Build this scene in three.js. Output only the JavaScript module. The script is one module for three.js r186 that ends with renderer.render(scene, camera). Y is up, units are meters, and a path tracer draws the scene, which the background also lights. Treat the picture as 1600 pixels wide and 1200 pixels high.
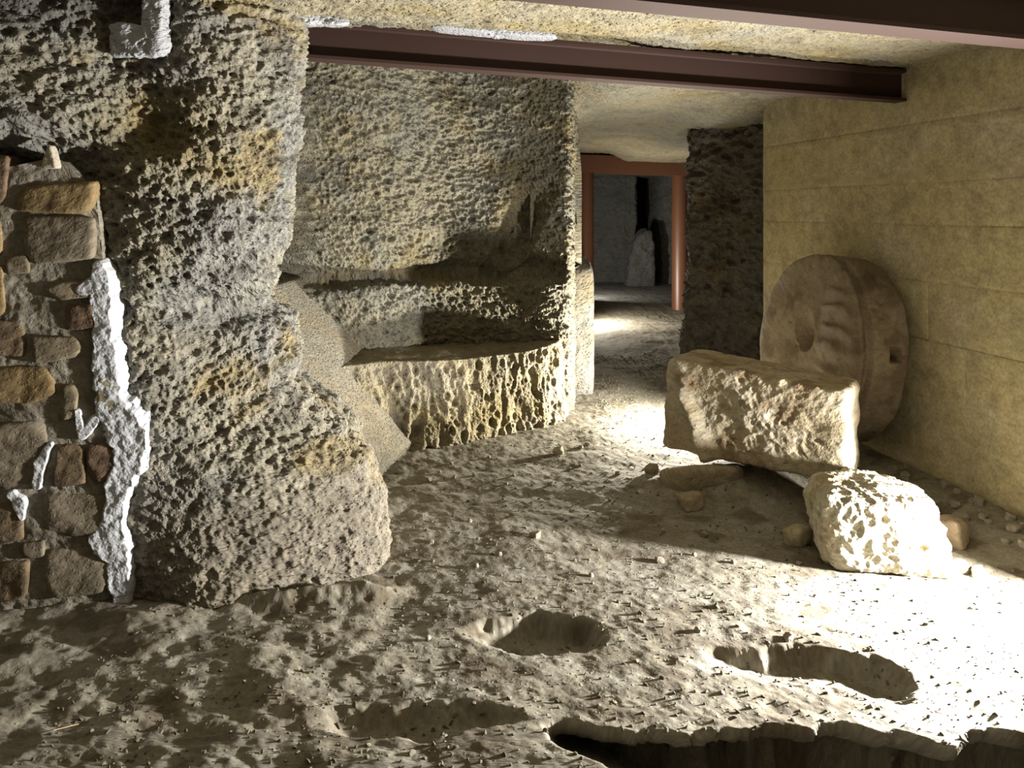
import * as THREE from 'three';
import { RectAreaLightUniformsLib } from 'three/addons/lights/RectAreaLightUniformsLib.js';
import { mergeGeometries, mergeVertices } from 'three/addons/utils/BufferGeometryUtils.js';

// ---------------------------------------------------------------- camera, light, exposure
// x to the right, y up, depth d = -z.  The lens is shifted so that the horizon lies high in the frame.
const F = 1200, HORIZON = 330, EYE = 1.4;
const scene = new THREE.Scene();
scene.background = new THREE.Color(0x000000);
const camera = new THREE.PerspectiveCamera(2 * Math.atan(600 / F) * 180 / Math.PI, 4 / 3, 0.05, 60);
camera.position.set(0, EYE, 0);
camera.lookAt(0, EYE, -5);
camera.setViewOffset(1600, 1200, 0, 600 - HORIZON, 1600, 1200);
const renderer = new THREE.WebGLRenderer({ antialias: true });
renderer.toneMapping = THREE.LinearToneMapping;
renderer.toneMappingExposure = 1.0;
renderer.shadowMap.enabled = true;
RectAreaLightUniformsLib.init();
// floodlights: position, direction they face, size of the glass, brightness of the glass, colour
const FLOODS = [
  { p: [2.20, 0.32, -2.66], to: [-1, 0.20, 0.55], w: 0.15, h: 0.09, k: 10400, c: [1, 0.97, 0.92], label: 'black floodlight on a bracket close to the plastered block wall' },
  { p: [1.36, 0.18, -5.06], to: [-1, 0.32, 0.12], w: 0.12, h: 0.07, k: 6300, c: [1, 0.95, 0.82], label: 'black floodlight hidden between the stone block and the rock pier' },
  { p: [0.80, 0.22, -9.30], to: [1, 0.30, 0.28], w: 0.10, h: 0.06, k: 5000, c: [1, 0.92, 0.76], label: 'black floodlight behind the low rock stub in the passage' },
  { p: [0.98, 0.40, -11.6], to: [0.6, 0.35, -1], w: 0.10, h: 0.06, k: 1300, c: [0.95, 0.95, 0.95], label: 'black floodlight on the floor of the chamber past the steel doorway' },
];
const at = (px, py, d) => new THREE.Vector3((px - 800) / F * d, EYE - (py - HORIZON) / F * d, -d);

// ---------------------------------------------------------------- noise
function rng(seed) { let s = seed >>> 0; return () => { s = (s + 0x6D2B79F5) >>> 0; let t = s; t = Math.imul(t ^ (t >>> 15), t | 1); t ^= t + Math.imul(t ^ (t >>> 7), t | 61); return ((t ^ (t >>> 14)) >>> 0) / 4294967296; }; }
const PERM = new Uint8Array(512);
{ const r = rng(7), a = [...Array(256).keys()]; for (let i = 255; i > 0; i--) { const j = Math.floor(r() * (i + 1)); [a[i], a[j]] = [a[j], a[i]]; } for (let i = 0; i < 512; i++) PERM[i] = a[i & 255]; }
const grad = (h, x, y, z) => { h &= 15; const u = h < 8 ? x : y, v = h < 4 ? y : (h === 12 || h === 14 ? x : z); return ((h & 1) ? -u : u) + ((h & 2) ? -v : v); };
function perlin(x, y, z) {
  const fx = Math.floor(x), fy = Math.floor(y), fz = Math.floor(z), X = fx & 255, Y = fy & 255, Z = fz & 255;
  x -= fx; y -= fy; z -= fz;
  const u = x * x * x * (x * (x * 6 - 15) + 10), v = y * y * y * (y * (y * 6 - 15) + 10), w = z * z * z * (z * (z * 6 - 15) + 10);
  const A = PERM[X] + Y, AA = PERM[A] + Z, AB = PERM[A + 1] + Z, B = PERM[X + 1] + Y, BA = PERM[B] + Z, BB = PERM[B + 1] + Z;
  const L = (a, b, t) => a + (b - a) * t;
  return L(L(L(grad(PERM[AA], x, y, z), grad(PERM[BA], x - 1, y, z), u), L(grad(PERM[AB], x, y - 1, z), grad(PERM[BB], x - 1, y - 1, z), u), v),
    L(L(grad(PERM[AA + 1], x, y, z - 1), grad(PERM[BA + 1], x - 1, y, z - 1), u), L(grad(PERM[AB + 1], x, y - 1, z - 1), grad(PERM[BB + 1], x - 1, y - 1, z - 1), u), v), w);
}
function fbm(x, y, z, o = 4) { let a = 0.5, s = 0; for (let i = 0; i < o; i++) { s += a * perlin(x, y, z); x = x * 2.03 + 11.3; y = y * 2.03 + 5.7; z = z * 2.03 + 3.1; a *= 0.5; } return s; }
function ridge(x, y, z, o = 3) { let a = 0.5, s = 0; for (let i = 0; i < o; i++) { s += a * (1 - 2 * Math.abs(perlin(x, y, z))); x = x * 2.1 + 7.7; y = y * 2.1 + 1.9; z = z * 2.1 + 9.2; a *= 0.5; } return s; }
// distance to the nearest scattered point (cells of size 1), and its random number
let wRnd = 0;
const ORDER = [0, -1, 1];
function worley(x, y, z) {
  const fx = Math.floor(x), fy = Math.floor(y), fz = Math.floor(z), ux = x - fx, uy = y - fy, uz = z - fz; let best = 0.6;  // pits never reach past this
  wRnd = 1;
  for (const i of ORDER) {
    const mx = i < 0 ? ux : i > 0 ? 1 - ux : 0, qx = mx * mx; if (qx > best) continue;
    for (const j of ORDER) {
      const my = j < 0 ? uy : j > 0 ? 1 - uy : 0, qy = qx + my * my; if (qy > best) continue;
      for (const k of ORDER) {
        const mz = k < 0 ? uz : k > 0 ? 1 - uz : 0; if (qy + mz * mz > best) continue;
        const cx = fx + i, cy = fy + j, cz = fz + k;
        const h = PERM[(PERM[(PERM[cx & 255] + cy) & 255] + cz) & 255], h2 = PERM[h + 37], h3 = PERM[h2 + 91];
        const dx = cx + h / 255 - x, dy = cy + h2 / 255 - y, dz = cz + h3 / 255 - z, q = dx * dx + dy * dy + dz * dz;
        if (q < best) { best = q; wRnd = PERM[h3 + 13] / 255; }
      }
    }
  }
  return Math.sqrt(best);
}
const clamp = (x, a = 0, b = 1) => x < a ? a : x > b ? b : x;
const sm = (a, b, x) => { const t = clamp((x - a) / (b - a)); return t * t * (3 - 2 * t); };
const lerp = (a, b, t) => a + (b - a) * t;
const curve = pts => x => { // smooth interpolation through [x, value] pairs
  if (x <= pts[0][0]) return pts[0][1];
  for (let i = 1; i < pts.length; i++) if (x <= pts[i][0]) { const [a, va] = pts[i - 1], [b, vb] = pts[i]; return lerp(va, vb, sm(0, 1, (x - a) / (b - a))); }
  return pts[pts.length - 1][1];
};
// pores of soft rock: round pits of several sizes, depth in metres
function pores(x, y, z, size, share, depth) {
  const d = worley(x / size, y / (size * 0.72), z / size);
  if (wRnd > share) return 0;
  return depth * (0.5 + 0.5 * wRnd / share) * (1 - sm(0.14, 0.48, d));
}

// ---------------------------------------------------------------- textures (grain and fine relief only)
function dataTexture(n, fn, srgb) {
  const data = new Uint8Array(n * n * 4);
  for (let j = 0; j < n; j++) for (let i = 0; i < n; i++) { const c = fn(i / n, j / n), o = (j * n + i) * 4; data[o] = c[0]; data[o + 1] = c[1]; data[o + 2] = c[2]; data[o + 3] = 255; }
  const t = new THREE.DataTexture(data, n, n); t.wrapS = t.wrapT = THREE.RepeatWrapping; t.magFilter = THREE.LinearFilter; t.minFilter = THREE.LinearMipmapLinearFilter; t.generateMipmaps = true;
  if (srgb) t.colorSpace = THREE.SRGBColorSpace; t.needsUpdate = true; return t;
}
// a tiling noise: a torus in noise space blended over its own seams
const tile = fn => (u, v) => { const a = sm(0.0, 0.12, u), b = sm(0, 0.12, v); return lerp(lerp(fn(u + 1, v + 1), fn(u, v + 1), a), lerp(fn(u + 1, v), fn(u, v), a), b); };
const poreH = tile((u, v) => { const w = worley(u * 26, v * 34, 3.3); const p1 = wRnd < 0.6 ? 1 - sm(0.12, 0.5, w) : 0; const w2 = worley(u * 60, v * 70, 8.1); const p2 = wRnd < 0.55 ? 1 - sm(0.1, 0.5, w2) : 0; return 0.62 + 0.5 * fbm(u * 22, v * 28, 1.5, 5) - 0.55 * p1 - 0.3 * p2; });
const earthH = tile((u, v) => { const w = worley(u * 40, v * 40, 5.5); const g = wRnd < 0.3 ? 1 - sm(0.08, 0.4, w) : 0; return 0.45 + 0.55 * fbm(u * 14, v * 14, 4.5, 6) + 0.28 * g; });
const plasterH = tile((u, v) => 0.5 + 0.45 * fbm(u * 8, v * 8, 2.2, 6) - 0.4 * (worley(u * 30, v * 22, 1.1) < 0.2 && wRnd < 0.2 ? 1 : 0));
const G = h => { const c = clamp(h) * 255; return [c, c, c]; };
const T = {
  poreBump: dataTexture(1024, (u, v) => G(poreH(u, v))),
  earthBump: dataTexture(1024, (u, v) => G(earthH(u, v))),
  plasterBump: dataTexture(512, (u, v) => G(plasterH(u, v))),
  // mineral speckle: pale grains and darker grains, no relation to relief
  speckle: dataTexture(512, (() => { const f = tile((u, v) => fbm(u * 60, v * 60, 9.4, 3)), g = tile((u, v) => fbm(u * 12, v * 12, 2.4, 4)); return (u, v) => { const k = 226 + 60 * f(u, v) + 50 * g(u, v); return [clamp(k, 0, 255), clamp(k - 2, 0, 255), clamp(k - 7, 0, 255)]; }; })(), true),
};
const rep = (t, r) => { const c = t.clone(); c.repeat.set(r, r); c.needsUpdate = true; return c; };
const level = k => new THREE.Color().setRGB(k, k, k);
const M = {
  rock: new THREE.MeshStandardMaterial({ color: level(0.50), vertexColors: true, roughness: 0.95, map: rep(T.speckle, 2.2), bumpMap: rep(T.poreBump, 1.9), bumpScale: 0.012 }),
  earth: new THREE.MeshStandardMaterial({ color: level(0.51), vertexColors: true, roughness: 0.96, map: rep(T.speckle, 1.6), bumpMap: rep(T.earthBump, 1.7), bumpScale: 0.0045 }),
  stone: new THREE.MeshStandardMaterial({ color: level(0.8), vertexColors: true, roughness: 0.9, map: rep(T.speckle, 3), bumpMap: rep(T.earthBump, 2.6), bumpScale: 0.007 }),
  smoothStone: new THREE.MeshStandardMaterial({ color: level(0.52), vertexColors: true, roughness: 0.72, map: rep(T.speckle, 3), bumpMap: rep(T.earthBump, 1.6), bumpScale: 0.005 }),
  plaster: new THREE.MeshStandardMaterial({ color: level(0.84), vertexColors: true, roughness: 0.88, map: rep(T.speckle, 1.3), bumpMap: rep(T.plasterBump, 1.4), bumpScale: 0.004 }),
  white: new THREE.MeshStandardMaterial({ color: new THREE.Color().setRGB(0.44, 0.45, 0.47), roughness: 0.95, bumpMap: rep(T.earthBump, 4), bumpScale: 0.006 }),
  cement: new THREE.MeshStandardMaterial({ color: new THREE.Color().setRGB(0.33, 0.335, 0.35), roughness: 0.95, bumpMap: rep(T.poreBump, 3), bumpScale: 0.008 }),
  darkSteel: new THREE.MeshPhysicalMaterial({ specularIntensity: 0.35, color: new THREE.Color().setRGB(0.032, 0.016, 0.012), roughness: 0.7, bumpMap: rep(T.plasterBump, 2), bumpScale: 0.0006 }),
  redSteel: new THREE.MeshStandardMaterial({ color: new THREE.Color().setRGB(0.11, 0.045, 0.024), roughness: 0.42 }),
  black: new THREE.MeshStandardMaterial({ color: 0x151515, roughness: 0.5 }),
  glow: new THREE.MeshStandardMaterial({ color: 0xffffff, emissive: new THREE.Color(1, 0.95, 0.85), emissiveIntensity: 4 }),
  straw: new THREE.MeshStandardMaterial({ color: new THREE.Color().setRGB(0.5, 0.4, 0.22), roughness: 0.8 }),
};

// ---------------------------------------------------------------- helpers
const used = {};
const numbered = n => { const k = (used[n] = (used[n] ?? -1) + 1); return k ? `${n}_${String(k).padStart(3, '0')}` : n; };
function mesh(name, g, m, parent) { const o = new THREE.Mesh(g, m); o.name = parent ? name : numbered(name); o.castShadow = o.receiveShadow = true; (parent ?? scene).add(o); return o; }
function group(name, x = 0, y = 0, z = 0) { const g = new THREE.Group(); g.name = numbered(name); g.position.set(x, y, z); scene.add(g); return g; }
function tag(o, label, category, grp, kind) { o.userData.label = label; o.userData.category = category; if (grp) o.userData.group = grp; if (kind) o.userData.kind = kind; return o; }
const struct = (o, label, category) => tag(o, label, category, null, 'structure');

// a rough slab with thickness: surface S(u, v) -> point, relief(p, n, u, v) -> metres along the normal, tint(p) -> [r, g, b]
function slab(S, us, vs, relief, tint, thick = 0.25, flip = 1, backDir = null) {
  const nu = us.length, nv = vs.length, N = nu * nv;
  const base = new Float32Array(N * 3), p = new THREE.Vector3(), a = new THREE.Vector3(), b = new THREE.Vector3(), n = new THREE.Vector3();
  for (let j = 0; j < nv; j++) for (let i = 0; i < nu; i++) { S(us[i], vs[j], p); base.set([p.x, p.y, p.z], (j * nu + i) * 3); }
  const at3 = (i, j, o) => o.fromArray(base, (clamp(j, 0, nv - 1) * nu + clamp(i, 0, nu - 1)) * 3);
  const st = Math.max(1, Math.round(Math.min(nu, nv) / 50));
  const bi = [], bj = []; for (let i = 0; i < nu - 1; i += st * 3) bi.push(i); bi.push(nu - 1); for (let j = 0; j < nv - 1; j += st * 3) bj.push(j); bj.push(nv - 1);
  const total = N + bi.length * bj.length;
  const pos = new Float32Array(total * 3), col = new Float32Array(total * 3), uv = new Float32Array(total * 2);
  const e = new THREE.Vector3(), f = new THREE.Vector3();
  const normal = (i, j) => { at3(i + 1, j, a); at3(i - 1, j, b); e.subVectors(a, b); at3(i, j + 1, a); at3(i, j - 1, b); f.subVectors(a, b); n.crossVectors(e, f).normalize().multiplyScalar(flip); };
  let lu = new Float32Array(nu); { const j = nv >> 1; for (let i = 1; i < nu; i++) { at3(i, j, a); at3(i - 1, j, b); lu[i] = lu[i - 1] + a.distanceTo(b); } }
  let lv = new Float32Array(nv); { const i = nu >> 1; for (let j = 1; j < nv; j++) { at3(i, j, a); at3(i, j - 1, b); lv[j] = lv[j - 1] + a.distanceTo(b); } }
  for (let j = 0; j < nv; j++) for (let i = 0; i < nu; i++) {
    const k = j * nu + i; normal(i, j); at3(i, j, p);
    const r = relief(p, n, us[i], vs[j]); p.addScaledVector(n, r);
    pos.set([p.x, p.y, p.z], k * 3); col.set(tint(p, us[i], vs[j]), k * 3); uv.set([lu[i], lv[j]], k * 2);
  }
  const idx = []; const tri = (x, y, z) => flip > 0 ? idx.push(x, y, z) : idx.push(x, z, y);
  for (let j = 0; j < nv - 1; j++) for (let i = 0; i < nu - 1; i++) { const k = j * nu + i; tri(k, k + 1, k + nu); tri(k + 1, k + nu + 1, k + nu); }
  // back and edges
  const bk = (x, y) => N + y * bi.length + x;
  for (let y = 0; y < bj.length; y++) for (let x = 0; x < bi.length; x++) {
    normal(bi[x], bj[y]); at3(bi[x], bj[y], p); if (backDir) p.addScaledVector(backDir, thick); else p.addScaledVector(n, -thick); const k = bk(x, y);
    pos.set([p.x, p.y, p.z], k * 3); col.set(tint(p, us[bi[x]], vs[bj[y]]), k * 3); uv.set([lu[bi[x]], lv[bj[y]]], k * 2);
  }
  for (let y = 0; y < bj.length - 1; y++) for (let x = 0; x < bi.length - 1; x++) { const k = bk(x, y), w = bi.length; tri(k, k + w, k + 1); tri(k + 1, k + w, k + w + 1); }
  const edge = (fi, fj, x, y, fi2, fj2, x2, y2, rev) => { const A = fj * nu + fi, B = fj2 * nu + fi2, C = bk(x, y), D = bk(x2, y2); if (rev) { tri(A, C, B); tri(B, C, D); } else { tri(A, B, C); tri(B, D, C); } };
  for (let x = 0; x < bi.length - 1; x++) { edge(bi[x], 0, x, 0, bi[x + 1], 0, x + 1, 0, true); edge(bi[x], nv - 1, x, bj.length - 1, bi[x + 1], nv - 1, x + 1, bj.length - 1, false); }
  for (let y = 0; y < bj.length - 1; y++) { edge(0, bj[y], 0, y, 0, bj[y + 1], 0, y + 1, false); edge(nu - 1, bj[y], bi.length - 1, y, nu - 1, bj[y + 1], bi.length - 1, y + 1, true); }
  const g = new THREE.BufferGeometry();
  g.setAttribute('position', new THREE.BufferAttribute(pos, 3)); g.setAttribute('color', new THREE.BufferAttribute(col, 3)); g.setAttribute('uv', new THREE.BufferAttribute(uv, 2)); g.setIndex(idx); g.computeVertexNormals();
  return g;
}
const steps = (a, b, n) => Array.from({ length: n + 1 }, (_, i) => a + (b - a) * i / n);
// plan curve through [x, d] points (functions of height), u from 0 to 1
function planWall(ctrl) { // ctrl(h) -> array of [x, d]
  return (u, h, out) => {
    const c = ctrl(h), n = c.length - 1, t = clamp(u) * n, i = Math.min(n - 1, Math.floor(t)), k = t - i;
    const P = q => c[clamp(q, 0, n)], p0 = P(i - 1), p1 = P(i), p2 = P(i + 1), p3 = P(i + 2);
    const cr = w => 0.5 * (2 * p1[w] + (p2[w] - p0[w]) * k + (2 * p0[w] - 5 * p1[w] + 4 * p2[w] - p3[w]) * k * k + (3 * p1[w] - p0[w] - 3 * p2[w] + p3[w]) * k * k * k);
    out.set(cr(0), h, -cr(1));
  };
}
// tints are linear base colours; patches follow noise
const mix3 = (a, b, t) => [lerp(a[0], b[0], t), lerp(a[1], b[1], t), lerp(a[2], b[2], t)];
function rockTint(cream, grey, ochre, dark, amount = 1) {
  return p => {
    let c = mix3(cream, grey, sm(-0.12, 0.22, fbm(p.x * 2.1 + 3, p.y * 2.6, p.z * 2.1, 4)));
    c = mix3(c, ochre, amount * sm(0.06, 0.3, fbm(p.x * 2.7 + 30, p.y * 3.4 + 8, p.z * 2.7, 4)));
    c = mix3(c, dark, 0.55 * amount * sm(0.10, 0.3, fbm(p.x * 5 - 17, p.y * 7 + 2, p.z * 5, 4)));
    return c;
  };
}
const CREAM = [0.49, 0.455, 0.36], GREY = [0.39, 0.385, 0.36], OCHRE = [0.42, 0.33, 0.18], DARK = [0.15, 0.13, 0.105];

// a loose stone: soft intersection of half spaces [nx, ny, nz, distance], with relief
function stoneGeometry(planes, n, sharp, relief, tint) {
  const geos = [], ax = [[1, 0, 0], [-1, 0, 0], [0, 1, 0], [0, -1, 0], [0, 0, 1], [0, 0, -1]].map(a => new THREE.Vector3(...a));
  const pl = planes.map(([x, y, z, d]) => { const v = new THREE.Vector3(x, y, z).normalize(); return [v, d]; });
  for (const a of ax) {
    const b = new THREE.Vector3(a.y, a.z, a.x), c = new THREE.Vector3().crossVectors(a, b), g = new THREE.BufferGeometry(), pos = [], idx = [];
    for (let j = 0; j <= n; j++) for (let i = 0; i <= n; i++) {
      const s = Math.tan((i / n - 0.5) * Math.PI / 2), t = Math.tan((j / n - 0.5) * Math.PI / 2);
      const q = a.clone().addScaledVector(b, s).addScaledVector(c, t).normalize();
      pos.push(q.x, q.y, q.z);
    }
    for (let j = 0; j < n; j++) for (let i = 0; i < n; i++) { const k = j * (n + 1) + i; idx.push(k, k + 1, k + n + 1, k + 1, k + n + 2, k + n + 1); }
    g.setAttribute('position', new THREE.Float32BufferAttribute(pos, 3)); g.setIndex(idx); geos.push(g);
  }
  const g = mergeVertices(mergeGeometries(geos), 1e-5), P = g.attributes.position, col = new Float32Array(P.count * 3), uv = new Float32Array(P.count * 2), q = new THREE.Vector3(), p = new THREE.Vector3();
  for (let i = 0; i < P.count; i++) {
    q.fromBufferAttribute(P, i); let s = 0;
    for (const [v, d] of pl) { const k = q.dot(v) / d; if (k > 0) s += Math.pow(k, sharp); }
    let r = Math.pow(s, -1 / sharp); p.copy(q).multiplyScalar(r);
    r += relief(p, q); p.copy(q).multiplyScalar(Math.max(0.01, r));
    P.setXYZ(i, p.x, p.y, p.z); col.set(tint(p), i * 3);
    uv.set([p.x * 0.8 + p.z * 0.6, p.y + p.z * 0.35 - p.x * 0.2], i * 2);
  }
  g.setAttribute('color', new THREE.BufferAttribute(col, 3)); g.setAttribute('uv', new THREE.BufferAttribute(uv, 2)); g.computeVertexNormals();
  return g;
}
function boxPlanes(a, b, c, r, jitter = 0.12) { // six faces and a few chipped corners
  const j = () => (r() - 0.5) * 2 * jitter, out = [];
  for (const s of [-1, 1]) out.push([s, j(), j(), a], [j(), s, j(), b], [j(), j(), s, c]);
  for (let i = 0; i < 7; i++) { const v = [r() - 0.5, r() - 0.5, r() - 0.5], l = Math.hypot(...v) || 1, n = v.map(q => q / l); out.push([...n, (Math.abs(n[0]) * a + Math.abs(n[1]) * b + Math.abs(n[2]) * c) * (0.72 + 0.2 * r())]); }
  return out;
}

// ---------------------------------------------------------------- floor
const wallX = d => 2.22 - 0.20 * (d - 3.5);              // line of the plastered block wall
const ell = (x, d, cx, cd, rx, rd) => Math.hypot((x - cx) / rx, (d - cd) / rd);
let trench = 0;                                          // how far a point lies down the trench (0 to 1)
function floorH(x, d) {
  const n1 = fbm(x * 1.1 + 4, d * 1.1, 0.5, 3), n2 = fbm(x * 3.4, d * 4.6 + 9, 2.5, 4), wx = x + 0.10 * fbm(x * 6, d * 6, 7, 4), wd = d + 0.08 * fbm(x * 7 + 20, d * 7, 3, 4);
  let h = 0.04 * n1 * sm(1.6, 3, d) + n2 * (0.050 - 0.040 * sm(-0.9, 0.0, x)) * (1 - 0.3 * sm(3.6, 5, d));
  h += (0.013 - 0.005 * sm(-0.8, 0, x)) * fbm(x * 11, d * 13, 5, 4) + 0.0035 * ridge(x * 24, d * 26, 1.5, 3) - 0.002;
  const r1 = ell(wx, wd, 0.08, 2.56, 0.24, 0.13); h -= 0.085 * (1 - sm(0.6, 1.0, r1)) * sm(-0.35, 0.14, wx);
  const r2 = ell(wx, wd, 0.85, 2.30, 0.36, 0.19); h -= 0.060 * (1 - sm(0.76, 1.0, r2)) * sm(-0.35, 0.75, (wx - 0.85) / 0.36 * 0.8 + (wd - 2.30) / 0.19 * 1.1);
  const r3 = ell(wx, wd, -0.26, 2.12, 0.30, 0.085); h -= 0.05 * (1 - sm(0.5, 1.05, r3));
  h += 0.05 * Math.exp(-Math.pow((wd - 2.80 - 0.10 * (x + 0.7)) / 0.05, 2)) * sm(-1.1, -0.85, x) * (1 - sm(-0.55, -0.35, x));
  h += 0.055 * sm(0.34, 0.02, wallX(d) - x) * sm(2.6, 3.1, d) + 0.13 * Math.exp(-Math.pow(ell(x, d, 1.16, 3.84, 0.46, 0.24), 2));
  const n4 = fbm(x * 5, d * 2, 8, 4), edge = 2.085 + 0.10 * n4 - 0.06 * Math.exp(-Math.pow((x - 1.16) / 0.05, 2)) - 0.04 * x + 0.02 * Math.abs(x), left = 0.22 + 0.2 * fbm(d * 6, 3, x * 2, 3) - (d - 2) * 0.6;
  trench = sm(edge + 0.01, edge - 0.05, d) * sm(left - 0.06, left + 0.08, x);
  return h - 0.45 * trench;
}
{
  const xs = [...steps(-3.2, -1.75, 24), ...steps(-1.742, 2.4, 500), ...steps(2.45, 4.9, 18)];
  const ds = [...steps(-6.5, 1.3, 24)]; let d = 1.36; while (d < 16.5) { ds.push(d); d += Math.max(0.0058, 0.0062 * Math.pow(d / 2, 1.55)); }
  const DUST = [0.47, 0.43, 0.34], PALE = [0.56, 0.53, 0.45], DAMP = [0.22, 0.165, 0.10], SOIL = [0.34, 0.285, 0.195];
  const g = slab((u, v, o) => { const h = floorH(u, v); o.set(u, h, -v - 0.40 * sm(0.02, 0.6, trench)); }, xs, ds, () => 0, p => {
    const x = p.x, d = -p.z; let c = mix3(DUST, PALE, sm(-0.15, 0.25, fbm(x * 2.3, d * 2.6, 4, 4)));
    c = mix3(c, SOIL, 0.5 * sm(0.02, 0.25, fbm(x * 3.2 + 40, d * 4, 1, 5)));
    c = mix3(c, DAMP, 0.7 * sm(0.08, 0.2, fbm(x * 4.6 + 9, d * 6.2, 6, 5)));
    return c;
  }, 0.7, 1, new THREE.Vector3(0, -1, 0));
  struct(mesh('floor', g, M.earth), 'trodden pale earth floor with shallow pits and dusty hollows', 'floor');
}

// ---------------------------------------------------------------- ceiling
const ceilY = (x, d) => 2.20 - 0.03 * sm(0.8, 2.2, x) + 0.02 * fbm(x, d, 3, 2) + 0.30 * sm(3.35, 4.3, d) * sm(0.75, 0.15, x) * sm(6.2, 5.6, d);
{
  const xs = [...steps(-3.2, -1.2, 16), ...steps(-1.19, 2.4, 330), ...steps(2.45, 4.9, 10)];
  const ds = [...steps(-6.5, 2.2, 16), ...steps(2.21, 5.9, 330), ...steps(5.93, 11, 120), ...steps(11.1, 16.5, 30)];
  const t = rockTint([0.54, 0.48, 0.33], [0.46, 0.43, 0.34], [0.46, 0.37, 0.17], [0.24, 0.21, 0.15], 0.8);
  const g = slab((u, v, o) => o.set(u, ceilY(u, v), -v), xs, ds, (p, n) => 0.02 * fbm(p.x * 3, p.y, p.z * 5, 3) + 0.014 * ridge(p.x * 12, 2, p.z * 16, 3) - pores(p.x, p.y * 0.2, p.z, 0.035, 0.6, 0.014) + 0.10 * sm(5.4, 5.9, -p.z) * sm(0.35, 0, Math.min(p.x - 0.35, 1.6 - p.x)), t, 0.4, -1);
  const c = struct(mesh('ceiling', g, M.rock), 'low porous cream rock ceiling', 'ceiling');
}

// ---------------------------------------------------------------- rock at the left: pillar with a flared foot
const strata = (p, k = 1) => k * (0.050 * fbm(p.x * 3.2, p.y * 6.5, p.z * 3.2, 4) + 0.028 * ridge(p.x * 8, p.y * 15, p.z * 8, 3) - 0.012);
const sponge = (p, k = 1) => k * (0.024 * ridge(p.x * 21 + 3, p.y * 33, p.z * 21, 3) - 0.010 - 0.7 * pores(p.x + 5, p.y, p.z, 0.075, 0.42, 0.034) - pores(p.x, p.y + 3, p.z, 0.034, 0.6, 0.016));
{
  const edgeX = curve([[-0.2, -0.50], [0.0, -0.51], [0.2, -0.53], [0.37, -0.60], [0.48, -0.70], [0.60, -0.86], [0.68, -0.95], [0.81, -0.91], [0.92, -0.95], [1.04, -1.05], [1.14, -1.0], [1.3, -0.93], [1.6, -0.925], [1.78, -0.875], [2.3, -0.85]]);
  const frontD = curve([[-0.2, 2.70], [0.0, 2.73], [0.3, 2.81], [0.6, 2.93], [1.0, 3.03], [1.12, 2.92], [1.35, 2.86], [2.3, 2.82]]);
  const S = planWall(h => { const e = edgeX(h), f = frontD(h), k = 0.05 * sm(0.6, 0.1, h), lf = sm(1.5, 1.75, h); return [[-2.6, lerp(2.86, 2.42, lf)], [-2.0, lerp(2.84, 2.55, lf)], [-1.62, lerp(lerp(2.83, f, 0.3), 2.68, lf)], [-1.38 + k, lerp(2.775, f, lerp(0.10, 0.75, lf))], [-1.16 + k, f], [lerp(e, -1.12, 0.42), f + 0.13], [e, f + 0.34], [e * 1.10 - 0.02, f + 0.62], [e * 1.22 - 0.05, f + 0.95], [-1.35, 4.3], [-1.7, 4.8]]; });
  const us = [...steps(0, 0.19, 50), ...steps(0.191, 0.72, 400), ...steps(0.725, 1, 60)], vs = steps(-0.25, 2.58, 420);
  const t0 = rockTint(CREAM, GREY, [0.46, 0.37, 0.19], DARK, 0.9);
  const g = slab(S, us, vs, p => {
    const foot = sm(0.62, 0.25, p.y);
    return strata(p, 1 - 0.35 * foot) + sponge(p, 1.15 - 0.65 * foot) - 0.035 * Math.exp(-Math.pow((p.y - 1.02 - 0.05 * perlin(p.x * 3, 1, 2)) / 0.06, 2)) - 0.05 * Math.exp(-Math.pow(Math.hypot((p.x + 1.32) / 0.13, (p.y - 1.72) / 0.11), 2));
  }, p => {
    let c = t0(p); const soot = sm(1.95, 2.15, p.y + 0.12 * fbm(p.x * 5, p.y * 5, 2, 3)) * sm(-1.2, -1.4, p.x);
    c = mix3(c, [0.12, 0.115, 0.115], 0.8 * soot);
    c = mix3(c, [0.45, 0.36, 0.16], 0.75 * Math.exp(-Math.pow(Math.hypot((p.x + 1.30) / 0.2, (p.y - 1.70) / 0.16), 2)));
    return mix3(c, [0.40, 0.34, 0.25], 0.7 * sm(0.55, 0.2, p.y + 0.3 * fbm(p.x * 4, p.y * 4, 1, 3)));
  }, 0.12, 1);
  struct(mesh('rock_pillar', g, M.rock), 'pitted cream rock pillar with flared foot beside the rubble masonry', 'rock pillar');
}

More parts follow.
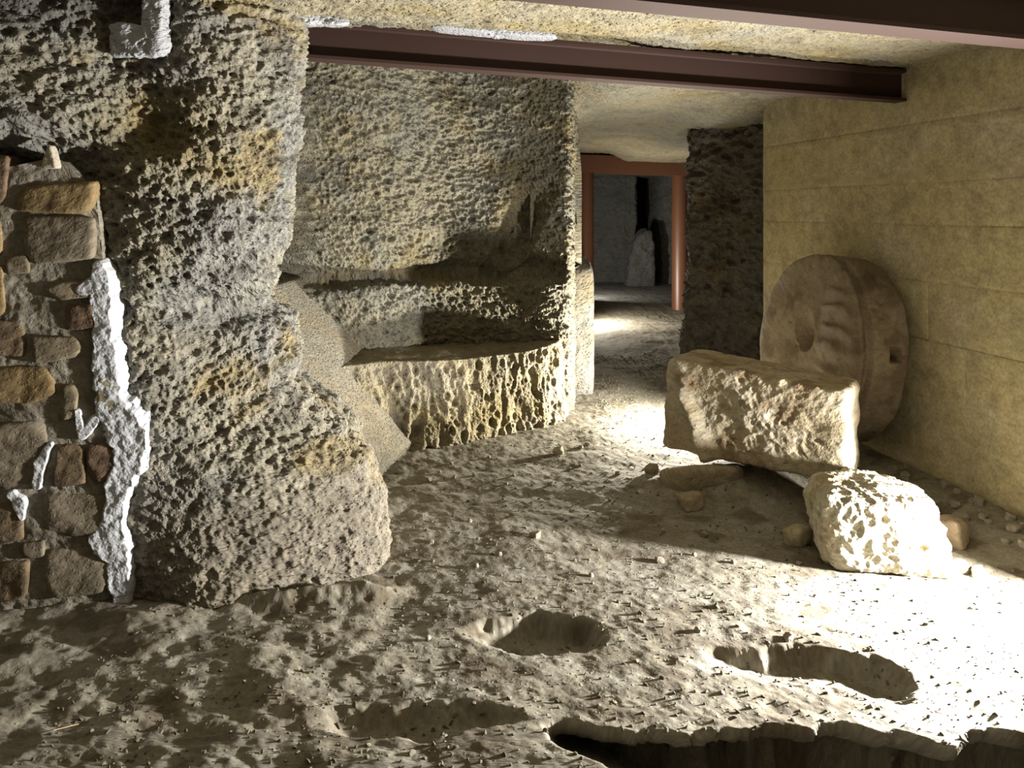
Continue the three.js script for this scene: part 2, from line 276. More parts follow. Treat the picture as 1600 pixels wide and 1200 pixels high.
// ---------------------------------------------------------------- back rock wall and passage left side
{
  const S0 = planWall(h => {
    const s = 0.13 * sm(0.99, 0.88, h) + 0.05 * sm(1.75, 2.1, h);
    return [[-1.9, 4.75 - s], [-1.3, 4.85 - s], [-0.9, 5.02 - s], [-0.45, 5.34 - s], [0.0, 5.42 - s], [0.28, 5.36 - s * 0.8], [0.405, 5.33], [0.45, 5.62], [0.52, 6.3], [0.60, 7.2], [0.72, 8.8], [0.83, 10.3], [0.84, 10.75]];
  });
  const S = (u, h, o) => { S0(u, h, o); const w = 0.05 * fbm(o.x * 5, h * 5, 3, 3); o.z -= 0.13 * (1 - sm(0.35, 1.2, Math.hypot((o.x - 0.06 - 0.5 * (h - 1.30) + w) / 0.17, (h - 1.30 + w) / 0.30))) * sm(0.37, 0.24, o.x); };
  const us = [...steps(0, 0.09, 20), ...steps(0.093, 0.50, 380), ...steps(0.503, 0.62, 90), ...steps(0.622, 1, 110)], vs = steps(-0.15, 2.62, 350);
  const t = rockTint([0.40, 0.365, 0.27], [0.33, 0.32, 0.27], [0.38, 0.31, 0.16], DARK, 0.75);
  const g = slab(S, us, vs, p => {
    return 0.85 * strata(p) + 1.25 * sponge(p) - 0.085 * Math.exp(-Math.pow((p.y - 1.00 - 0.05 * perlin(p.x * 2.5, 4, 1)) / 0.06, 2)) * sm(0.40, 0.30, p.x);
  }, t, 0.3, 1);
  struct(mesh('wall_back', g, M.rock), 'pitted layered rock wall behind the rock bench', 'rock wall');
}
// low stub of rock at the mouth of the passage
{
  const r = rng(31), g = stoneGeometry([[-1, 0, 0, 0.14], [1, 0, 0.1, 0.12], [0, 1, 0.1, 0.52], [0, -1, 0, 0.6], [0, 0, 1, 0.55], [0, 0, -1, 0.5], [1, 1, 0, 0.5]], 44, 9, p => 0.03 * fbm(p.x * 7, p.y * 6, p.z * 7, 4) - pores(p.x, p.y, p.z, 0.05, 0.5, 0.018), rockTint(GREY, [0.42, 0.38, 0.3], OCHRE, DARK, 0.5));
  const o = mesh('rock_stub', g, M.rock); o.position.set(0.50, 0.53, -6.35); o.rotation.y = 0.13;
  struct(o, 'low narrow rock stub at the mouth of the passage', 'rock stub');
}
// ---------------------------------------------------------------- rock bench
{
  const path = u => { const c = [[-1.55, 3.95], [-1.1, 4.12], [-0.74, 4.44], [-0.35, 4.64], [0.0, 4.86], [0.28, 5.03], [0.385, 5.22], [0.40, 5.6]]; const o = new THREE.Vector3(); planWall(() => c)(u, 0, o); return o; };
  const S = (u, v, o) => { // v: 0..1 up the face, 1..2 across the top to the wall
    const p = path(u), h = 0.50 + 0.02 * Math.sin(u * 9);
    if (v <= 1) o.set(p.x - 0.05 * v, lerp(-0.12, h, Math.min(v, 1)), p.z - 0.06 * v * v);
    else { const k = v - 1; o.set(p.x - 0.05 - 0.12 * k, h + 0.02 * k, p.z - 0.06 - 0.75 * k); }
  };
  const us = steps(0, 1, 420), vs = [...steps(0, 0.95, 150), ...steps(0.955, 1.05, 16), ...steps(1.06, 2, 60)];
  const t = rockTint([0.54, 0.46, 0.29], [0.46, 0.41, 0.3], [0.47, 0.37, 0.17], [0.2, 0.165, 0.11], 0.7);
  const g = slab(S, us, vs, (p, n, u, v) => {
    const face = sm(1.05, 0.9, v);
    return face * (0.04 * ridge(p.x * 9, p.y * 2.2, p.z * 9, 3) + 0.02 * fbm(p.x * 18, p.y * 7, p.z * 18, 3) - 0.016 - pores(p.x, p.y * 0.5, p.z, 0.055, 0.6, 0.035) - pores(p.x, p.y * 0.7, p.z, 0.026, 0.5, 0.012)) + 0.025 * fbm(p.x * 5, p.y * 5, p.z * 5, 4) + 0.035 * sm(0.35, 0.1, v) * fbm(p.x * 8, 3, p.z * 8, 3);
  }, t, 0.1, 1);
  struct(mesh('rock_bench', g, M.rock), 'knee-high carved rock bench with vertical tool grooves', 'rock bench');
}
// sloping rock between the pillar and the bench
{
  const S = (u, v, o) => { const d = lerp(3.3, 5.2, u), x0 = -0.74 - 0.16 * (4.45 - d) * (d < 4.45 ? 1 : 0.2); o.set(x0 - 0.78 * v, -0.10 + 0.95 * Math.pow(v, 1.1) + 0.08 * Math.sin(v * 3.1), -d); };
  const t = rockTint([0.44, 0.39, 0.29], [0.40, 0.37, 0.30], [0.42, 0.34, 0.2], [0.22, 0.18, 0.12], 0.6);
  const g = slab(S, steps(0, 1, 190), steps(0, 1, 150), p => 0.045 * fbm(p.x * 3.5, p.y * 3.5, p.z * 3.5, 4) + 0.03 * ridge(p.x * 7, p.y * 5, p.z * 9, 4) + 0.014 * ridge(p.x * 18, p.y * 12, p.z * 18, 2) - pores(p.x, p.y, p.z, 0.06, 0.45, 0.022), t, 0.2, -1);
  struct(mesh('rock_slope', g, M.rock), 'dusty sloping rock between the pillar and the bench', 'rock slope');
}
// ---------------------------------------------------------------- rock pier right of the passage, its shade painted in as a darker tint
{
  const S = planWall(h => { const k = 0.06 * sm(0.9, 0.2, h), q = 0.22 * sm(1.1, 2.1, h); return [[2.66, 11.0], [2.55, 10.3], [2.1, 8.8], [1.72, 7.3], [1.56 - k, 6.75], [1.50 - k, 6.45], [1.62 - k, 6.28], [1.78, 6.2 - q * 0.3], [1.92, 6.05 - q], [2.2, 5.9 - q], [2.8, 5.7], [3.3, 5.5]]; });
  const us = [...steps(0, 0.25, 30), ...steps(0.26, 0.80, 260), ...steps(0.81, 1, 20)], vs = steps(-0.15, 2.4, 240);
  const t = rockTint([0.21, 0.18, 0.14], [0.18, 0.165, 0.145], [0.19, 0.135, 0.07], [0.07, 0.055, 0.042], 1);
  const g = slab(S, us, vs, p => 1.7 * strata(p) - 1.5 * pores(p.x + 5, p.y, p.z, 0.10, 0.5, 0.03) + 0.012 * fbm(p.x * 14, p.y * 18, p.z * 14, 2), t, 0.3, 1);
  struct(mesh('rock_pier', g, M.rock), 'brown pitted rock pier at the edge of the passage, shade put into its dark tint', 'rock pier');
}

// ---------------------------------------------------------------- plastered block wall at the right
{
  const w = new THREE.Group(); w.name = 'wall_right'; scene.add(w); struct(w, 'yellowish plastered wall of large squared blocks', 'wall');
  const d0 = 5.54, len = Math.hypot(1, 0.20), ang = Math.atan2(0.20, 1);
  w.position.set(wallX(d0), 0, -d0); w.rotation.y = ang; // local +z runs along the wall towards the viewer, local -x faces the room
  const YEL = [0.50, 0.43, 0.25], YG = [0.45, 0.40, 0.245], PL = [0.52, 0.46, 0.32];
  const tint = p => { let c = mix3(YEL, PL, sm(-0.1, 0.25, fbm(p.z * 1.6, p.y * 1.9, 3, 4))); c = mix3(c, YG, sm(0, 0.3, fbm(p.z * 3 + 9, p.y * 2, 6, 4))); return mix3(c, [0.27, 0.21, 0.12], 0.5 * sm(0.16, 0.3, fbm(p.z * 9, p.y * 6, 1, 4))); };
  const L = (d0 + 6.2) * len;
  const core = new THREE.BoxGeometry(0.4, 2.5, L, 1, 40, 100); core.translate(0.2 + 0.0012, 1.1, L / 2);
  const paint = g => { const P = g.attributes.position, c = new Float32Array(P.count * 3), u = new Float32Array(P.count * 2), q = new THREE.Vector3(); for (let i = 0; i < P.count; i++) { q.fromBufferAttribute(P, i); c.set(tint(q), i * 3); u.set([q.z + q.x, q.y], i * 2); } g.setAttribute('color', new THREE.BufferAttribute(c, 3)); g.setAttribute('uv', new THREE.BufferAttribute(u, 2)); return g; };
  mesh('mortar_core', paint(core), M.plaster, w);
  const r = rng(5), hs = [-0.14, 0.16, 0.45, 0.74, 1.04, 1.33, 1.55, 1.86, 2.24];
  for (let k = 0; k < hs.length - 1; k++) {
    let s = 0; let first = k % 2 ? 0.36 : 0.62;
    while (s < 5) {
      const bl = first ?? 0.42 + 0.34 * r(); first = null; const e = Math.min(s + bl, 5.05), j = 0.0018, y0 = hs[k] + j, y1 = hs[k + 1] - j, z0 = s + j, z1 = e - j, pr = 0.0005 + 0.0036 * r(), ny = 8, nz = 12, bev = 0.004;
      const pos = [], idx = [], nn = (ny + 3) * (nz + 3);
      for (let a = -1; a <= ny + 1; a++) for (let b = -1; b <= nz + 1; b++) {
        const ea = a < 0 || a > ny, eb = b < 0 || b > nz; let y = lerp(y0 + bev, y1 - bev, clamp(a / ny)), z = lerp(z0 + bev, z1 - bev, clamp(b / nz));
        if (a < 0) y = y0; if (a > ny) y = y1; if (b < 0) z = z0; if (b > nz) z = z1;
        const wob = 0.006 * fbm(y * 7, z * 5, k * 3.1, 3);
        pos.push(ea || eb ? 0.004 : -pr - 0.004 * fbm(y * 5, z * 4, k, 3), y + wob, z + wob);
      }
      const W = nz + 3; for (let a = 0; a < ny + 2; a++) for (let b = 0; b < nz + 2; b++) { const q = a * W + b; idx.push(q, q + 1, q + W, q + 1, q + W + 1, q + W); }
      const g = new THREE.BufferGeometry(); g.setAttribute('position', new THREE.Float32BufferAttribute(pos, 3)); g.setIndex(idx); paint(g); g.computeVertexNormals();
      mesh('block', g, M.plaster, w); s = e;
    }
  }
}

// ---------------------------------------------------------------- rubble masonry at the left
{
  const w = new THREE.Group(); w.name = 'wall_left'; scene.add(w); struct(w, 'brown rubble masonry wall set in grey mortar with a white crusted edge', 'wall');
  const PIV = new THREE.Vector3(-1.42, 0, -2.78); w.rotation.y = 0.17; w.position.copy(PIV).sub(PIV.clone().applyEuler(w.rotation));   // the wall turns a little towards the block wall
  const D = 2.75, edge = curve([[0, -1.40], [0.3, -1.41], [0.6, -1.40], [0.75, -1.46], [1.2, -1.47], [1.6, -1.50]]);
  const top = x => 1.56 + 0.05 * perlin(x * 4, 2, 1) - 0.10 * sm(-1.62, -1.47, x);
  const S = (u, v, o) => { const h0 = v * 1.62 - 0.12, x = lerp(-2.9, edge(h0), u), h = v * (top(x) + 0.12) - 0.12; o.set(x, h, -D - 0.02 * sm(0.93, 1, u)); };
  const mt = p => mix3([0.34, 0.31, 0.255], [0.255, 0.225, 0.175], sm(-0.1, 0.2, fbm(p.x * 6, p.y * 6, 2, 4)));
  mesh('mortar', slab(S, steps(0, 1, 220), steps(0, 1, 200), p => 0.016 * fbm(p.x * 9, p.y * 9, 3, 4) + 0.006 * ridge(p.x * 30, p.y * 30, 1, 2), mt, 0.12, 1), M.stone, w);
  const OC = [0.33, 0.235, 0.11], BR = [0.21, 0.15, 0.088], TAN = [0.32, 0.265, 0.18], RED = [0.215, 0.14, 0.09], GR = [0.28, 0.235, 0.17];
  const list = [[-12, 408, 20, 502, OC], [80, 438, 150, 464, TAN], [103, 472, 152, 514, RED], [-10, 568, 92, 625, OC], [94, 598, 126, 650, TAN], [64, 524, 132, 560, TAN], [-10, 498, 52, 552, BR], [-10, 650, 82, 754, GR], [90, 688, 136, 752, BR], [138, 692, 178, 752, RED], [-10, 772, 50, 840, BR], [70, 766, 172, 832, GR], [-10, 862, 56, 926, BR], [66, 850, 172, 926, GR], [38, 286, 148, 334, OC], [46, 338, 150, 408, GR], [-10, 246, 26, 324, RED], [-10, 332, 18, 398, OC], [22, 396, 56, 428, TAN], [152, 588, 184, 652, [0.52, 0.47, 0.33]], [48, 836, 78, 862, GR], [30, 566, 30, 566, null],
    [-120, 560, -20, 640, GR], [-130, 660, -20, 760, BR], [-130, 780, -20, 850, OC], [-140, 420, -24, 520, GR], [-120, 860, -20, 926, RED]];
  const r = rng(77);
  for (const [x0, y0, x1, y1, c] of list) {
    if (!c) continue;
    const a = at(x0, y0, D), b = at(x1, y1, D), hw = (b.x - a.x) / 2, hh = (a.y - b.y) / 2, s = r() * 50;
    const g = stoneGeometry(boxPlanes(hw, hh, 0.06, r, 0.10), 20, 17, p => 0.013 * fbm(p.x * 9 + s, p.y * 11, p.z * 9, 3), p => mix3(c, [c[0] * 0.62, c[1] * 0.6, c[2] * 0.55], sm(-0.1, 0.25, fbm(p.x * 9 + s, p.y * 12, p.z * 9, 4))));
    const o = mesh('stone', g, M.stone, w); o.position.set((a.x + b.x) / 2, (a.y + b.y) / 2, -D - 0.044); o.rotation.z = (r() - 0.5) * 0.06;
  }
  // white lime crust down the edge and in the joints
  const crust = (name, pts, parent = w) => {
    const xs = pts.map(q => q[0]), ys = pts.map(q => q[1]), x0 = Math.min(...xs) - 22, x1 = Math.max(...xs) + 22, y0 = Math.min(...ys) - 26, y1 = Math.max(...ys) + 22;
    const cover = (x, y) => { let best = -9; for (let i = 0; i < pts.length - 1; i++) { const [ax, ay, aw] = pts[i], [bx, by, bw] = pts[i + 1], t = clamp(((x - ax) * (bx - ax) + (y - ay) * (by - ay)) / ((bx - ax) ** 2 + (by - ay) ** 2 + 1e-6)); best = Math.max(best, 1 - Math.hypot(x - lerp(ax, bx, t), y - lerp(ay, by, t)) / (0.62 * lerp(aw, bw, t))); } return best; };
    const S2 = (u, v, o) => o.copy(at(lerp(x0, x1, u), lerp(y1, y0, v), D));
    return mesh(name, slab(S2, steps(0, 1, Math.round((x1 - x0) * 0.9)), steps(0, 1, Math.round((y1 - y0) * 0.9)), (p, n, u, v) => { const c = cover(lerp(x0, x1, u), lerp(y1, y0, v)); return -0.13 + 0.148 * sm(-0.95, 0.1, c + 0.8 * fbm(p.x * 17, p.y * 17, 2, 5)) + 0.010 * fbm(p.x * 24, p.y * 24, 5, 4); }, () => [1, 1, 1], 0.17, 1), M.white, parent);
  };
  crust('lime_crust', [[156, 416, 14], [158, 450, 26], [160, 500, 22], [164, 545, 26], [166, 585, 28], [172, 630, 34], [188, 665, 44], [202, 690, 44], [198, 720, 36], [182, 760, 26], [178, 800, 24], [174, 835, 34], [180, 870, 26], [186, 905, 24], [188, 935, 20]]);
  crust('lime_crust', [[86, 690, 10], [72, 715, 14], [68, 750, 9]]);
  crust('lime_crust', [[34, 762, 12], [42, 775, 16], [47, 800, 6]]);
  crust('lime_crust', [[6, 660, 8], [8, 690, 14], [4, 700, 6]]);
  crust('lime_crust', [[130, 452, 14], [146, 448, 20], [160, 446, 14]]);
  crust('lime_crust', [[150, 655, 12], [132, 678, 9], [125, 640, 8]]);
  crust('lime_crust', [[150, 838, 14], [164, 852, 22], [172, 870, 16]]);
}

// ---------------------------------------------------------------- pale cement patches
{
  const lumpy = (name, c, s, turn, label, m = M.white, seed = 1) => {
    const g = stoneGeometry(boxPlanes(...s, rng(seed), 0.06), 44, 10, p => 0.024 * fbm(p.x * 16 + seed, p.y * 16, p.z * 16, 5) - pores(p.x, p.y, p.z, 0.03, 0.5, 0.012), () => [1, 1, 1]);
    const o = mesh(name, g, m); o.position.set(...c); o.rotation.y = turn; return tag(o, label, 'cement patch', null, 'structure');
  };
  lumpy('cement_patch', [-1.345, 2.02, -2.785], [0.10, 0.062, 0.04], 0, 'square grey-white cement patch on the rock pillar', M.cement, 3);
  lumpy('cement_patch', [-1.29, 2.14, -2.785], [0.04, 0.12, 0.04], 0, 'narrow upright grey-white cement patch on the rock pillar', M.cement, 4);
  lumpy('cement_patch', [-0.80, 2.200, -3.20], [0.13, 0.025, 0.05], 0.27, 'white cement lump above the beam beside the rock pillar', M.cement, 6);
  lumpy('cement_patch', [-0.08, 2.198, -3.43], [0.34, 0.014, 0.05], 0.275, 'long white cement strip between beam and ceiling', M.cement, 8);
  // cream shard standing on the masonry
  const sh = at(88, 268, 2.72), g = stoneGeometry([[1, 0.25, 0, 0.014], [-1, 0.3, 0, 0.022], [0, -1, 0, 0.036], [0, 0, 1, 0.02], [0, 0, -1, 0.02], [0.2, 1, 0, 0.045]], 12, 8, p => 0.004 * fbm(p.x * 40, p.y * 40, p.z * 40, 2), () => [0.62, 0.55, 0.45]);
  const o = mesh('stone_shard', g, M.stone); o.position.set(sh.x, 1.585, -2.70); tag(o, 'small pale pointed stone shard on top of the rubble masonry', 'stone');
}

// ---------------------------------------------------------------- steel beams
function steelBeam(a, b, height, width, label) { // a, b: middle of the underside at both ends
  const A = new THREE.Vector3(...a), B = new THREE.Vector3(...b), L = A.distanceTo(B), t = 0.012, w2 = width / 2, s = new THREE.Shape();
  s.moveTo(-w2, 0); s.lineTo(w2, 0); s.lineTo(w2, t); s.lineTo(0.012, t + 0.004); s.lineTo(0.005, t + 0.012); s.lineTo(0.005, height - t - 0.012); s.lineTo(0.012, height - t - 0.004); s.lineTo(w2, height - t); s.lineTo(w2, height); s.lineTo(-w2, height); s.lineTo(-w2, height - t); s.lineTo(-0.012, height - t - 0.004); s.lineTo(-0.005, height - t - 0.012); s.lineTo(-0.005, t + 0.012); s.lineTo(-0.012, t + 0.004); s.lineTo(-w2, t); s.closePath();
  const g = new THREE.ExtrudeGeometry(s, { depth: L, bevelEnabled: true, bevelSize: 0.001, bevelThickness: 0.001, bevelSegments: 1, steps: 1 });
  const o = mesh('steel_beam', g, M.darkSteel); o.position.copy(A); o.lookAt(B); return tag(o, label, 'beam');
}
steelBeam([-1.15, 2.058, -3.22], [2.22, 1.985, -4.17], 0.165, 0.09, 'dark brown steel I-beam spanning from rock pillar to block wall');
steelBeam([-1.9, 1.97, -1.36], [2.60, 1.955, -2.86], 0.18, 0.11, 'dark brown steel I-beam with lit underside hanging in front of the other beam');

// ---------------------------------------------------------------- steel doorway in the passage
{
  const f = group('steel_prop_frame', 1.6, 0, -10.5); tag(f, 'red-brown steel prop frame of two round posts and a lintel in the passage', 'steel frame');
  const post = (x, h) => { const g = new THREE.CylinderGeometry(0.115, 0.115, h, 40); g.translate(0, h / 2, 0); const o = mesh('post', g, M.redSteel, f); o.position.set(x, -0.06, 0); const pl = mesh('base_plate', new THREE.BoxGeometry(0.3, 0.02, 0.3), M.redSteel, f); pl.position.set(x, 0.0, 0); };
  post(-0.60, 1.99); post(0.70, 1.95);
  const l = mesh('lintel', new THREE.BoxGeometry(1.62, 0.235, 0.26), M.redSteel, f); l.position.set(0.06, 2.02, 0.02); l.rotation.z = -0.035;
}

// ---------------------------------------------------------------- far chamber and enclosure
{
  const t = rockTint([0.40, 0.38, 0.32], [0.36, 0.35, 0.31], [0.36, 0.30, 0.2], DARK, 0.6), rel = p => 0.05 * fbm(p.x * 2.5, p.y * 6, p.z * 2.5, 4) + 0.03 * ridge(p.x * 5, p.y * 11, p.z * 5, 3) - pores(p.x, p.y, p.z, 0.09, 0.4, 0.03);
  const wall = (name, pts, nu, nv, label) => { const S = planWall(() => pts); return struct(mesh(name, slab(S, steps(0, 1, nu), steps(-0.15, 2.4, nv), rel, t, 0.3, 1), M.rock), label, 'rock wall'); };
  wall('wall_far', [[-0.6, 10.6], [-0.5, 12.5], [-0.2, 14.4], [0.8, 14.7], [1.6, 14.6], [2.2, 14.55], [2.36, 14.6], [2.4, 15.2]], 200, 100, 'grey rock wall of the chamber past the steel doorway, left of the dark gap');
  wall('wall_far', [[2.74, 15.6], [2.76, 14.8], [2.86, 14.4], [3.2, 14.2], [3.9, 13.9], [4.1, 12.5], [4.0, 11], [2.6, 10.6]], 140, 100, 'grey rock wall of the chamber past the steel doorway, right of the dark gap');
  wall('wall_far', [[1.8, 16.2], [3.4, 16.2]], 30, 40, 'dark rock at the end of the gap in the far chamber wall');
  const g = stoneGeometry([[-1, 0.15, 0, 0.24], [1, 0.05, 0, 0.2], [0, -1, 0, 0.62], [0.3, 1, 0, 0.56], [0, 0, 1, 0.2], [0, 0, -1, 0.2], [-1, 1.2, 0.2, 0.38]], 40, 7, p => 0.12 * fbm(p.x * 4, p.y * 4, p.z * 4, 5), t);
  const o = mesh('standing_rock', g, M.rock); o.position.set(2.38, 0.56, -14.0); tag(o, 'upright grey boulder before the dark gap of the far chamber', 'rock');
  const S1 = planWall(() => [[-2.8, 2.9], [-2.85, 1.2], [-2.9, -1.6], [-2.6, -4.6], [-1.5, -5.9], [0.5, -6.2], [2, -6], [4.2, -5.5]]);
  struct(mesh('wall_behind', slab(S1, steps(0, 1, 120), steps(-0.5, 2.4, 50), rel, t, 0.3, -1), M.rock), 'rock wall of the cave behind the viewer', 'rock wall');
}

// ---------------------------------------------------------------- worked stone wheel leaning on the wall
{
  const R = 0.585, Th = 0.15, n = 110;
  const g = stoneGeometry([[-1, 0, 0, Th], [1, 0, 0, Th], ...Array.from({ length: 40 }, (_, i) => { const a = i / 40 * Math.PI * 2; const k = 1 + 0.085 * Math.exp(-Math.pow((a - 0.72) / 0.45, 2)) + 0.02 * Math.sin(a * 3 + 1) + 0.02 * Math.sin(a * 5); return [0, Math.cos(a), Math.sin(a), R * k]; })], n, 13, (p, q) => {
    const rho = Math.hypot(p.y, p.z), face = q.x < 0 ? sm(0.10, 0.20, -q.x / Math.max(0.02, Math.hypot(q.y, q.z)) + 0.02) : 0;
    let r = 0.028 * fbm(p.x * 5, p.y * 4, p.z * 4, 4);
    if (p.x < -0.06) { // on the worn face: eye hole, hollow round it, knobbly band near the rim
      r -= 0.15 * (1 - sm(0.075, 0.12, Math.hypot((p.y - 0.10) * 0.85, p.z + 0.02)));
      r -= 0.035 * Math.exp(-Math.pow(Math.hypot(p.y - 0.08, p.z + 0.02) / 0.2, 2));
      r += 0.045 * face * Math.exp(-Math.pow((p.z - 0.30) / 0.12, 2)) * sm(-0.3, 0, p.y) * sm(0.5, 0.2, p.y) * (0.8 + 0.7 * Math.sin(p.y * 62 + 2 * perlin(p.y * 8, p.z * 8, 1)));
    }
    r -= 0.055 * Math.exp(-Math.pow((p.x + Th * 0.62) / 0.022, 2)) * sm(R * 0.8, R * 0.97, rho) * sm(-0.5, 0.2, p.y + p.z); // groove along the edge
    r -= 0.09 * (1 - sm(0.022, 0.04, Math.max(Math.abs(p.x - 0.06), Math.abs(p.y - 0.06)))) * sm(0.3, 0.5, p.z); // socket in the rim
    return r - pores(p.x, p.y, p.z, 0.06, 0.25, 0.012);
  }, p => { let c = mix3([0.34, 0.26, 0.165], [0.42, 0.34, 0.23], sm(-0.15, 0.2, fbm(p.x * 4, p.y * 4, p.z * 4, 4))); return mix3(c, [0.20, 0.14, 0.08], 0.8 * sm(0.02, 0.25, fbm(p.x * 6 + 9, p.y * 6, p.z * 6, 4))); });
  const o = mesh('millstone', g, M.smoothStone); o.position.set(1.80, 0.615, -4.40); o.rotation.set(0, 0.17, -0.10, 'YXZ');
  tag(o, 'large worn round millstone with an eye hole leaning on the block wall', 'millstone');
}
// ---------------------------------------------------------------- rough block and boulder in front of the wheel
{
  const g = stoneGeometry([[-1, 0.05, 0.10, 0.44], [1, 0.02, -0.12, 0.43], [0.03, 1, -0.05, 0.225], [0.03, -1, 0.10, 0.225], [0.04, 0.02, 1, 0.19], [0, 0, -1, 0.19], [-1, -1, 0.2, 0.50], [-0.9, 1, 0, 0.52], [1, -1, 0.3, 0.49], [1, 0.9, 0.3, 0.53], [-1, 0.1, 1, 0.47], [0.2, -1, 1, 0.36]], 120, 22, p => {
    const s = 0.03 * fbm(p.x * 4.5, p.y * 4.5, p.z * 4.5, 5) + 0.010 * ridge(p.x * 13, p.y * 13, p.z * 13, 2) - pores(p.x, p.y, p.z, 0.05, 0.3, 0.012);
    const line = p.x + 0.24 + 0.35 * (p.y + 0.05); // raised rib slanting down the long face
    return s + (p.z > 0 ? 0.04 * Math.exp(-Math.pow((line + 0.02 * perlin(p.y * 9, 1, 2)) / 0.035, 2)) * sm(0.2, 0.05, p.y) : 0);
  }, p => { let c = mix3([0.50, 0.42, 0.28], [0.58, 0.52, 0.40], sm(-0.1, 0.2, fbm(p.x * 4, p.y * 4, p.z * 4, 4))); return mix3(c, [0.27, 0.185, 0.10], 0.75 * sm(0.03, 0.25, fbm(p.x * 7 + 5, p.y * 7, p.z * 7, 4))); });
  const o = mesh('stone_block', g, M.stone); o.position.set(1.235, 0.40, -3.81); o.rotation.set(0.02, THREE.MathUtils.degToRad(-40), -0.03, 'YXZ');
  tag(o, 'big rough squared stone block lying in front of the millstone', 'stone block');
  const b = stoneGeometry(boxPlanes(0.235, 0.145, 0.18, rng(12), 0.22), 90, 9, p => 0.035 * fbm(p.x * 5, p.y * 5, p.z * 5, 4) + 0.022 * ridge(p.x * 13, p.y * 13, p.z * 13, 3) - pores(p.x, p.y, p.z, 0.05, 0.5, 0.02), p => mix3([0.62, 0.58, 0.46], [0.50, 0.43, 0.30], sm(0, 0.25, fbm(p.x * 6, p.y * 6, p.z * 6 + 4, 4))));
  const bo = mesh('boulder', b, M.stone); bo.position.set(1.47, 0.115, -3.15); bo.rotation.set(0.05, 0.08, -0.08); tag(bo, 'whitish rough boulder on the floor below the squared stone block', 'boulder');
  const c = stoneGeometry(boxPlanes(0.19, 0.085, 0.15, rng(22), 0.35), 40, 5, p => 0.03 * fbm(p.x * 6, p.y * 6, p.z * 6, 4), p => mix3([0.42, 0.35, 0.24], [0.33, 0.27, 0.18], sm(-0.1, 0.2, fbm(p.x * 6, p.y * 6, p.z * 6, 4))));
  const co = mesh('prop_stone', c, M.stone); co.position.set(0.90, 0.035, -3.84); co.rotation.y = 0.5; tag(co, 'flat stone under the far end of the squared block', 'stone');
}

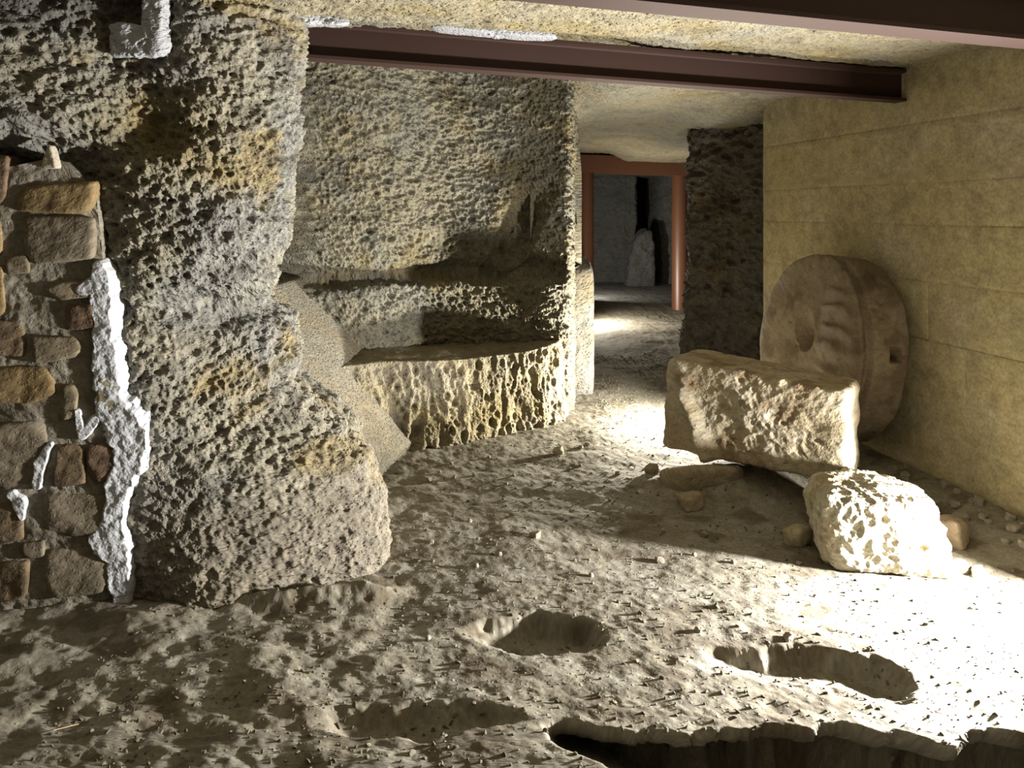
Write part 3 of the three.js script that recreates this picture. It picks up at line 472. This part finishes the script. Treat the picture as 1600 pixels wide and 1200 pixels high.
// ---------------------------------------------------------------- loose stones
{
  const put = (px, py, d, s, c, label, seed, grp) => { // px, py: where it touches the floor
    const X = (px - 800) / F * d, r = rng(seed), g = stoneGeometry(boxPlanes(s, s * (0.6 + 0.25 * r()), s * (0.75 + 0.3 * r()), r, 0.3), 14, 8, p => 0.22 * s * fbm(p.x / s * 1.3 + seed, p.y / s * 1.3, p.z / s * 1.3, 3), () => c);
    const o = mesh('stone', g, M.stone); o.position.set(X, floorH(X, d) + s * 0.42, -d); o.rotation.y = r() * 6; return tag(o, label, 'stone', grp);
  };
  put(1246, 850, 3.24, 0.055, [0.52, 0.45, 0.3], 'small cream stone on the floor against the left of the whitish boulder', 3);
  put(1488, 850, 3.30, 0.075, [0.5, 0.40, 0.30], 'pinkish stone on the floor at the right of the whitish boulder', 4);
  put(1502, 884, 3.03, 0.030, [0.5, 0.44, 0.34], 'fist-sized pale stone right of the whitish boulder, one of a pair', 5, 'pale stones right of the boulder');
  put(1530, 890, 2.99, 0.028, [0.5, 0.44, 0.34], 'fist-sized pale stone right of the whitish boulder, one of a pair', 6, 'pale stones right of the boulder');
  put(872, 708, 4.45, 0.030, [0.48, 0.42, 0.3], 'small stone standing alone on the floor in front of the rock bench', 8);
  put(1078, 800, 3.58, 0.05, [0.42, 0.35, 0.25], 'loose stone on the earth in front of the flat stone under the squared block', 9);
  put(1020, 745, 4.05, 0.035, [0.36, 0.30, 0.21], 'clod of earth on the lit floor beside the squared block', 10);
  const r = rng(99), spots = [];
  while (spots.length < 34) { const d = 2.5 + 2.1 * r(), x = lerp(-0.45, 1.2, r()); if (ell(x, d, 1.2, 3.7, 0.6, 0.5) > 1) spots.push([x, d]); }
  spots.forEach(([x, d], i) => put(800 + x / d * F, 0, d, 0.007 + 0.012 * r() * r(), [0.34, 0.30, 0.23], 'little pebble strewn on the trodden earth floor', 200 + i, 'pebbles strewn on the floor'));
  for (let i = 0; i < 26; i++) { const d = 3.05 + 1.0 * r(), x = wallX(d) - 0.03 - 0.24 * r(); put(800 + x / d * F, 0, d, 0.014 + 0.02 * r() * r(), [0.38, 0.34, 0.28], 'small rubble stone along the foot of the block wall', 300 + i, 'rubble along the block wall'); }
  // gravel: crumbs too small to count
  const geo = stoneGeometry(boxPlanes(1, 0.7, 0.85, rng(2), 0.3), 3, 8, () => 0, () => [1, 1, 1]), N = 9000, inst = new THREE.InstancedMesh(geo, M.stone, N), m4 = new THREE.Matrix4(), e = new THREE.Euler(), qn = new THREE.Quaternion(), col = new THREE.Color();
  for (let i = 0; i < N; i++) {
    const d = 1.9 + 5.6 * Math.pow(r(), 1.5), x = d > 5 ? lerp(0.55, 1.5, r()) : lerp(-1.3, Math.min(2.0, wallX(d) - 0.1), r()), s = 0.0018 + 0.0048 * Math.pow(r(), 3);
    e.set(r() * 6, r() * 6, r() * 6); m4.compose(new THREE.Vector3(x, floorH(x, d) + s * 0.1, -d), qn.setFromEuler(e), new THREE.Vector3(s * (0.7 + r()), s * 0.7, s * (0.7 + r()))); inst.setMatrixAt(i, m4);
    const k = 0.8 + 0.5 * r(); inst.setColorAt(i, col.setRGB(0.44 * k, 0.39 * k, 0.28 * k));
  }
  inst.name = 'gravel'; inst.castShadow = inst.receiveShadow = true; scene.add(inst); tag(inst, 'fine crumbs of rock scattered over the earth floor', 'gravel', null, 'stuff');
  // straw
  const a = new THREE.Vector3(-1.23, 0, -2.06), b = new THREE.Vector3(-1.185, 0, -2.10); a.y = floorH(a.x, 2.05) + 0.006; b.y = floorH(b.x, 2.11) + 0.008;
  tag(mesh('straw', new THREE.TubeGeometry(new THREE.LineCurve3(a, b), 4, 0.0011, 6), M.straw), 'thin pale straw lying on the dark earth', 'straw');
}

// ---------------------------------------------------------------- floodlights
for (const f of FLOODS) {
  const o = group('floodlight', ...f.p); tag(o, f.label, 'floodlight', null);
  const dir = new THREE.Vector3(...f.to).normalize(), h = new THREE.Group(); 
  const turn = new THREE.Quaternion().setFromUnitVectors(new THREE.Vector3(0, 0, 1), dir);
  { const m = new THREE.Matrix4().lookAt(dir, new THREE.Vector3(), new THREE.Vector3(0, 1, 0)); turn.setFromRotationMatrix(m); }
  const w = f.w, hh = f.h;
  const body = mesh('housing', mergeGeometries([new THREE.BoxGeometry(w + 0.03, hh + 0.03, 0.03).translate(0, 0, -0.022), new THREE.BoxGeometry(w * 0.8, hh * 0.8, 0.03).translate(0, 0, -0.05)]), M.black, o); body.quaternion.copy(turn);
  const lens = mesh('lens', new THREE.BoxGeometry(w, hh, 0.006), M.glow, o); lens.quaternion.copy(turn); lens.position.copy(dir).multiplyScalar(-0.004);
  const fy = floorH(f.p[0], -f.p[2]) - f.p[1];
  const br = mesh('bracket', mergeGeometries([new THREE.BoxGeometry(0.02, -fy, 0.02).translate(0, fy / 2, 0), new THREE.BoxGeometry(0.12, 0.01, 0.12).translate(0, fy + 0.004, 0)]), M.black, o); br.position.set(-dir.x * 0.07, 0, -dir.z * 0.07);
  const L = new THREE.RectAreaLight(new THREE.Color().setRGB(...f.c), f.k, w, hh); L.position.copy(dir).multiplyScalar(0.004); o.add(L); L.quaternion.copy(turn); L.rotateY(Math.PI);
}
renderer.render(scene, camera);
